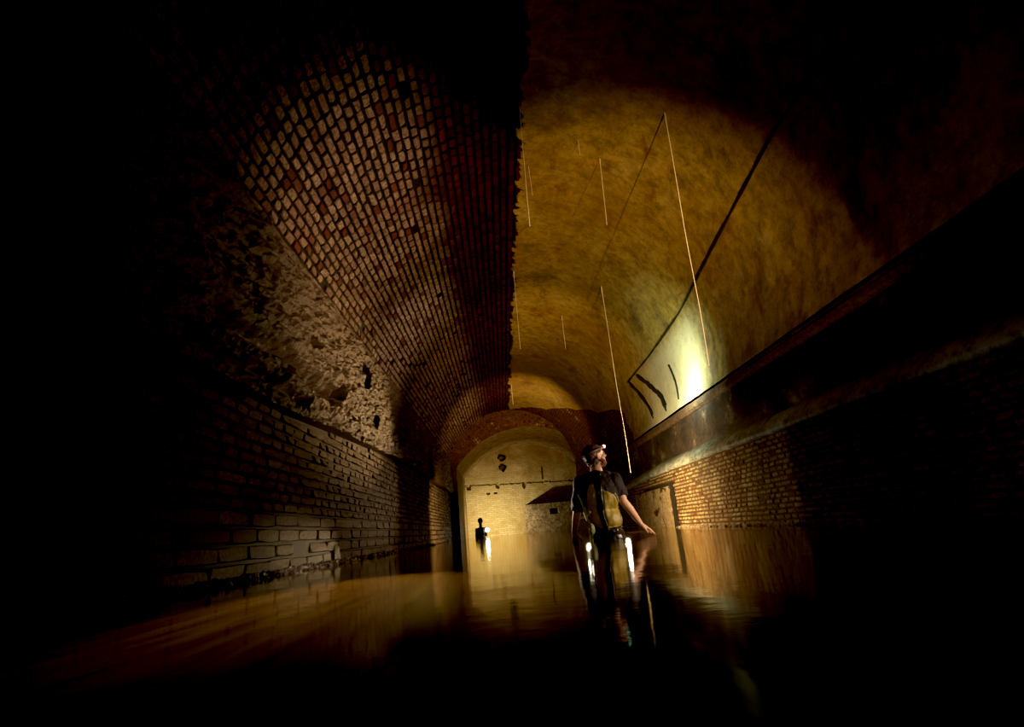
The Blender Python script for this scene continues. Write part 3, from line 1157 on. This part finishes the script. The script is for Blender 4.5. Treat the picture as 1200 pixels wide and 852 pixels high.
# t-shirt
B = Blob()
B.ell((0.935, BY + 0.012, 0.40), (0.176, 0.123, 0.205))
B.ell((0.925, BY + 0.005, 0.50), (0.182, 0.103, 0.105))
B.ell((0.94, BY + 0.005, 0.17), (0.154, 0.110, 0.16))
B.limb((0.80, BY, 0.555), 0.062, (0.92, BY, 0.588), 0.068)
B.limb((1.05, BY, 0.555), 0.062, (0.92, BY, 0.588), 0.068)
B.limb((0.92, BY + 0.005, 0.56), 0.082, (0.92, BY + 0.008, 0.638), 0.064, False, True)
B.limb(LS, 0.072, (0.728, BY + 0.01, 0.41), 0.066)
B.limb((0.728, BY + 0.01, 0.41), 0.066, (0.694, BY + 0.03, 0.285), 0.060, False, True)
B.limb(RS, 0.072, (1.108, BY, 0.45), 0.066)
B.limb((1.108, BY, 0.45), 0.066, (1.126, BY - 0.008, 0.372), 0.062, False, True)
me_shirt = B.fuse('shirt', 0.006, 4, 0.5, 0.014, 11)
mloc(link('shirt', me_shirt, M_SHIRT, MAN, smooth=True))

# waders: boots to waist, with a bib whose panels rise up the back
B = Blob()
B.ell((0.945, BY, -0.02), (0.172, 0.132, 0.15))
B.ell((0.945, BY + 0.003, 0.06), (0.163, 0.125, 0.085))
for s, x in ((-1, 0.865), (1, 1.02)):
    B.chain([((x, BY, -0.08), 0.103), ((x + s * 0.01, BY + 0.01, -0.32), 0.086), ((x + s * 0.015, BY, -0.52), 0.070)])
    B.chain([((x + s * 0.015, BY, -0.52), 0.070), ((x + s * 0.018, BY - 0.01, -0.66), 0.068), ((x + s * 0.02, BY - 0.01, -0.89), 0.055)])
    B.limb((x + s * 0.02, BY - 0.03, -0.912), 0.050, (x + s * 0.03, BY + 0.17, -0.922), 0.040)
me_wader = B.fuse('waders', 0.008, 4, 0.5, 0.016, 9)
WAD = mloc(link('waders', me_wader, M_WADER, MAN, smooth=True))

bvh_s = BVHTree.FromPolygons([v.co for v in me_shirt.vertices], [p.vertices for p in me_shirt.polygons])
bvh_w = BVHTree.FromPolygons([v.co for v in me_wader.vertices], [p.vertices for p in me_wader.polygons])


def back_y(x, z):
    best = None
    for bv in (bvh_s, bvh_w):
        h = bv.ray_cast(Vector((x, BY - 1.0, z)), Vector((0, 1, 0)))
        if h[0] is not None and (best is None or h[0].y < best):
            best = h[0].y
    return best


def drape(name, left, right, off, n=34, m=16, wob=0.006, round_=0.012):
    """A cloth panel laid on the man's back between two (x, z) edge polylines, top to bottom."""
    def at(poly, t):
        L = [0]
        for a, b in zip(poly[:-1], poly[1:]):
            L.append(L[-1] + math.hypot(b[0] - a[0], b[1] - a[1]))
        s = t * L[-1]
        return np.interp(s, L, [p[0] for p in poly]), np.interp(s, L, [p[1] for p in poly])
    V = []
    last = BY - 0.1
    for i in range(n):
        t = i / (n - 1)
        (xa, za), (xb, zb) = at(left, t), at(right, t)
        for j in range(m):
            s = j / (m - 1)
            x, z = xa + (xb - xa) * s, za + (zb - za) * s
            y = back_y(x, z)
            if y is None:
                y = last
            last = y
            e = min(s, 1 - s, t * 1.5, (1 - t) * 1.5)
            lift = off - round_ * (1 - min(1, e / 0.12)) ** 2 + wob * fbm(x * 22, 0, z * 9, 3)
            V.append((x, y - lift, z))
    nb = len(V)
    V += [(a, b + 0.03, c) for a, b, c in V]
    F = grid_faces(n, m)
    F2 = [tuple(k + nb for k in q[::-1]) for q in F]
    rim = [i for i in range(m)] + [i * m + m - 1 for i in range(1, n)] + [(n - 1) * m + j for j in range(m - 2, -1, -1)] + [i * m for i in range(n - 2, 0, -1)]
    R = [(rim[k], rim[(k + 1) % len(rim)], rim[(k + 1) % len(rim)] + nb, rim[k] + nb) for k in range(len(rim))]
    return from_data(name, V, F + F2 + R)


o = mloc(link('back_panel', drape('back_panel', [(0.822, 0.505), (0.792, 0.43), (0.785, 0.28), (0.808, 0.15)], [(0.862, 0.515), (0.872, 0.424), (0.868, 0.27), (0.905, 0.10)], 0.018), M_OLIVE, MAN, smooth=True))
o['label'] = 'narrow olive back panel of the waders, left of the dark centre strip'
o = mloc(link('back_panel', drape('back_panel', [(0.930, 0.460), (0.925, 0.367), (0.922, 0.22), (0.955, 0.105)], [(1.045, 0.395), (1.074, 0.328), (1.086, 0.249), (1.088, 0.115)], 0.018), M_OLIVE, MAN, smooth=True))
o['label'] = 'wide olive back panel of the waders, right of the dark centre strip'
o = mloc(link('back_yoke', drape('back_yoke', [(0.880, 0.60), (0.876, 0.45), (0.874, 0.28), (0.905, 0.07)], [(0.945, 0.60), (0.930, 0.45), (0.920, 0.22), (0.955, 0.07)], 0.026), M_WADER, MAN, smooth=True))
o = mloc(link('wader_strap', drape('wader_strap', [(0.700, 0.432), (0.727, 0.359), (0.747, 0.286), (0.766, 0.214), (0.784, 0.155)], [(0.712, 0.436), (0.740, 0.363), (0.764, 0.290), (0.784, 0.218), (0.806, 0.165)], 0.014, m=6, wob=0.001), M_CREAM, MAN, smooth=True))
o['label'] = 'cream strap down the left edge of the back'
o = mloc(link('wader_strap', drape('wader_strap', [(1.050, 0.408), (1.078, 0.347), (1.090, 0.275), (1.088, 0.173), (1.084, 0.10)], [(1.058, 0.412), (1.085, 0.347), (1.098, 0.275), (1.098, 0.173), (1.094, 0.10)], 0.012, m=5, wob=0.001), M_CREAM, MAN, smooth=True))
o['label'] = 'thin cream strap down the right edge of the back'
B = Blob()
B.ell((0.797, BY - 0.085, 0.105), (0.032, 0.030, 0.056))
B.limb((0.797, BY - 0.085, 0.07), 0.02, (0.785, BY - 0.085, 0.01), 0.012)
o = mloc(link('wader_pouch', B.fuse('wader_pouch', 0.004, 3, 0.5, 0.006, 30), M_PALE, MAN, smooth=True))
o['label'] = 'pale green pouch bulging at the left hip'

# ---- the distant person with a torch, a silhouette in front of the end wall
FX, FY = -0.875, 22.5
FAR = empty('person', (FX, FY, ZF))
tag(FAR, 'small distant person in dark clothing standing waist-deep by the end wall, holding a lit torch', 'person')
B = Blob()
B.ell((FX, FY, 0.595), (0.082, 0.098, 0.115))
B.ell((FX, FY - 0.085, 0.57), (0.016, 0.03, 0.03))
B.ell((FX - 0.08, FY, 0.585), (0.012, 0.022, 0.032))
B.ell((FX + 0.08, FY, 0.585), (0.012, 0.022, 0.032))
B.limb((FX, FY, 0.36), 0.06, (FX, FY, 0.52), 0.055)
B.ell((FX, FY, 0.20), (0.165, 0.11, 0.20))
B.ell((FX, FY, 0.30), (0.175, 0.09, 0.085))
B.ell((FX, FY, 0.0), (0.155, 0.11, 0.18))
B.chain([((FX - 0.155, FY, 0.31), 0.055), ((FX - 0.185, FY, 0.06), 0.043), ((FX - 0.165, FY - 0.10, -0.12), 0.028)])
hand(B, (FX - 0.165, FY - 0.10, -0.12), [Vector((FX - 0.19 + 0.017 * i, FY - 0.12, -0.20)) for i in range(4)],
     [(Vector((FX - 0.19 + 0.017 * i, FY - 0.13, -0.235)), Vector((FX - 0.19 + 0.017 * i, FY - 0.125, -0.265))) for i in range(4)],
     [((FX - 0.15, FY - 0.11, -0.14), 0.014), ((FX - 0.125, FY - 0.125, -0.17), 0.011), ((FX - 0.12, FY - 0.13, -0.2), 0.009)])
B.chain([((FX + 0.155, FY, 0.31), 0.055), ((FX + 0.185, FY + 0.04, 0.08), 0.043), ((FX + 0.195, FY + 0.05, 0.235), 0.029)])
B.ell((FX + 0.205, FY + 0.05, 0.262), (0.03, 0.04, 0.03))
for i in range(4):
    z = 0.238 + 0.017 * i
    B.chain([((FX + 0.195, FY + 0.015, z), 0.0095), ((FX + 0.235, FY + 0.0, z), 0.009), ((FX + 0.255, FY + 0.03, z), 0.008)])
B.chain([((FX + 0.20, FY + 0.07, 0.27), 0.012), ((FX + 0.235, FY + 0.085, 0.285), 0.010), ((FX + 0.255, FY + 0.07, 0.285), 0.008)])
for s in (-1, 1):
    B.chain([((FX + s * 0.08, FY, -0.08), 0.095), ((FX + s * 0.09, FY, -0.52), 0.06), ((FX + s * 0.09, FY, -0.90), 0.042)])
    B.limb((FX + s * 0.09, FY + 0.02, -0.925), 0.038, (FX + s * 0.1, FY - 0.16, -0.93), 0.03)
link('body', B.fuse('body', 0.007, 3, 0.4), M_SIL, FAR, smooth=True).matrix_parent_inverse = Matrix.Translation(-Vector((FX, FY, ZF)))
B = Blob()
B.ell((FX, FY + 0.012, 0.632), (0.090, 0.100, 0.090))
link('hair', B.fuse('hair', 0.007, 2, 0.4, 0.008, 40), M_HAIR, FAR, smooth=True).matrix_parent_inverse = Matrix.Translation(-Vector((FX, FY, ZF)))
# torch held at the side, pointing down the tunnel
TX, TY, TZ = -0.640, FY + 0.035, 0.27
TOR = empty('torch', (TX, TY, TZ))
tag(TOR, 'lit black hand torch held by the distant person at the end of the tunnel', 'torch')
B = Blob()
B.limb((0, 0.13, 0), 0.017, (0, 0.0, 0), 0.018, True, True)
B.limb((0, 0.0, 0), 0.022, (0, -0.07, 0), 0.060, True, True)
link('torch_body', B.fuse('torch_body', 0.004, 1, 0.3), M_BLACK_PL, TOR, smooth=True)
bm = bmesh.new()
bmesh.ops.create_uvsphere(bm, u_segments=20, v_segments=12, radius=1, matrix=Matrix.Translation((0, -0.075, 0)) @ Matrix.Diagonal((0.072, 0.03, 0.072, 1)))
me = bpy.data.meshes.new('torch_lens')
bm.to_mesh(me)
bm.free()
o = link('torch_lens', me, M_LENS, TOR, smooth=True)
o['label'] = 'glowing torch lens'


# ------------------------------------------------------------------ lights
def point(name, loc, w, col, r=0.03):
    l = bpy.data.lights.new(name, 'POINT')
    l.energy = w
    l.color = col
    l.shadow_soft_size = r
    o = bpy.data.objects.new(name, l)
    o.location = loc
    COL.objects.link(o)
    return o


def spot(name, loc, aim, w, col, deg, blend=0.5, r=0.03):
    l = bpy.data.lights.new(name, 'SPOT')
    l.energy = w
    l.color = col
    l.spot_size = math.radians(deg)
    l.spot_blend = blend
    l.shadow_soft_size = r
    o = bpy.data.objects.new(name, l)
    o.location = loc
    o.rotation_euler = (Vector(aim) - Vector(loc)).to_track_quat('-Z', 'Y').to_euler()
    COL.objects.link(o)
    return o


WARM = (1.0, 0.72, 0.36)
spot('key_vault', (1.85, 0.5, 0.35), (0.95, 8.8, 4.0), 2150, (1.0, 0.57, 0.21), 40, 1.0, 0.02)
spot('key_vault_far', (1.7, 6.8, 0.3), (0.9, 13.0, 4.05), 720, (1.0, 0.58, 0.20), 58, 1.0, 0.03)
spot('arch', (1.1, 12.6, 0.4), (0.6, 19.0, 4.05), 1700, (1.0, 0.60, 0.24), 56, 1.0, 0.03)
spot('left_vault', (2.0, 5.0, 0.45), (-1.42, 5.7, 3.25), 760, (1.0, 0.66, 0.40), 58, 1.0, 0.05)
spot('left_vault_far', (1.0, 7.6, 0.5), (-1.42, 9.0, 3.22), 480, (1.0, 0.76, 0.54), 42, 1.0, 0.05)
spot('left_wall', (0.8, 11.6, 1.5), (-1.75, 7.5, 2.02), 900, (1.0, 0.58, 0.24), 32, 1.0, 0.04)
spot('left_near', (0.5, 8.6, 1.5), (-1.75, 4.9, 2.05), 90, (1.0, 0.62, 0.30), 36, 1.0, 0.04)
spot('left_mid', (0.6, 12.0, 0.7), (-1.75, 8.6, 0.95), 150, (1.0, 0.68, 0.40), 40, 1.0, 0.04)
spot('left_foot', (-0.8, 8.0, 0.14), (-1.75, 5.5, 0.0), 110, (1.0, 0.72, 0.38), 22, 1.0, 0.03)
spot('rubble_light', (-0.9, 2.4, 0.55), (-1.72, 5.4, 0.02), 150, (1.0, 0.80, 0.60), 15, 1.0, 0.03)  # unseen spot added to make the wet stones sparkle
spot('left_far', (0.5, 13.5, 0.6), (-1.75, 15.6, 0.5), 700, (1.0, 0.68, 0.28), 64, 1.0, 0.04)
spot('headlamp_beam', tuple(hp(0.170, 0, 0.07)), (2.66, 7.45, 1.95), 160, (0.80, 1.0, 0.74), 60, 1.0, 0.012)
spot('ledge_fill', tuple(hp(0.170, 0, 0.072)), (2.45, 7.7, 1.02), 150, (0.55, 1.0, 0.80), 40, 1.0, 0.012)  # extra spot added at the headlamp to brighten the ledge in mint
spot('cornice_lamp', (2.08, 7.20, 1.60), (2.70, 7.38, 1.86), 82, (0.84, 1.0, 0.72), 150, 1.0, 0.05)
spot('behind_man', (1.25, 7.7, 0.40), (2.45, 8.0, 0.42), 280, (1.0, 0.70, 0.33), 140, 1.0, 0.03)
spot('right_mid', (1.15, 7.1, 0.40), (2.45, 6.3, 0.32), 42, (1.0, 0.66, 0.30), 62, 1.0, 0.03)
point('rim_right', (1.395, 6.9, 0.26), 5, (1.0, 0.86, 0.66), 0.02)
point('rim_left', (0.90, 6.6, 0.30), 3, (1.0, 0.86, 0.66), 0.02)
spot('man_right', (1.80, 5.20, 0.42), (1.18, 5.6, 0.30), 32, (1.0, 0.80, 0.58), 88, 0.8, 0.03)
spot('man_left', (0.28, 6.15, 0.42), (0.72, 5.6, 0.36), 30, (1.0, 0.80, 0.66), 70, 0.8, 0.03)
spot('man_face', (1.75, 6.0, 0.95), (0.98, 5.6, 0.76), 26, (1.0, 0.84, 0.64), 32, 0.8, 0.03)
spot('man_back', (0.5, 1.6, 0.9), (0.92, 5.6, 0.40), 45, (1.0, 0.74, 0.36), 13, 1.0, 0.05)  # unseen frontal fill, added to lift the man's back
spot('torch_glow', (TX + 0.02, TY + 0.2, TZ + 0.06), (-0.2, YE, 0.5), 460, (1.0, 0.82, 0.48), 150, 1.0, 0.04)
spot('water_left', (-0.60, 4.4, 1.3), (-0.56, 2.35, 0.0), 1350, (1.0, 0.76, 0.28), 27, 1.0, 0.05)  # unseen spot added to brighten the streaked water on the left

# ------------------------------------------------------------------ world, camera, view
w = bpy.data.worlds.new('dark')
scene.world = w
w.use_nodes = True
w.node_tree.nodes['Background'].inputs[0].default_value = (0, 0, 0, 1)
w.node_tree.nodes['Background'].inputs[1].default_value = 0

cam = bpy.data.cameras.new('camera')
cam.sensor_fit = 'HORIZONTAL'
cam.sensor_width = 36.0
cam.lens = 680.0 / 1200.0 * 36.0
cam.clip_start = 0.01
cam.clip_end = 100
co = bpy.data.objects.new('camera', cam)
COL.objects.link(co)
R = Matrix(((0.99612168, -0.01230539, -0.08712163), (0.08029619, -0.27770245, 0.95730553), (-0.03597391, -0.96058832, -0.27563736)))
co.matrix_world = Matrix.Translation((0, 0, 0.16)) @ R.transposed().to_4x4()
scene.camera = co

scene.view_settings.view_transform = 'Standard'
scene.view_settings.look = 'None'
scene.view_settings.exposure = 0.0
scene.cycles.use_denoising = True
scene.cycles.diffuse_bounces = 1
vs = scene.view_settings
vs.use_curve_mapping = True
vs.curve_mapping.black_level = (0.0065, 0.0065, 0.0065)
vs.curve_mapping.update()
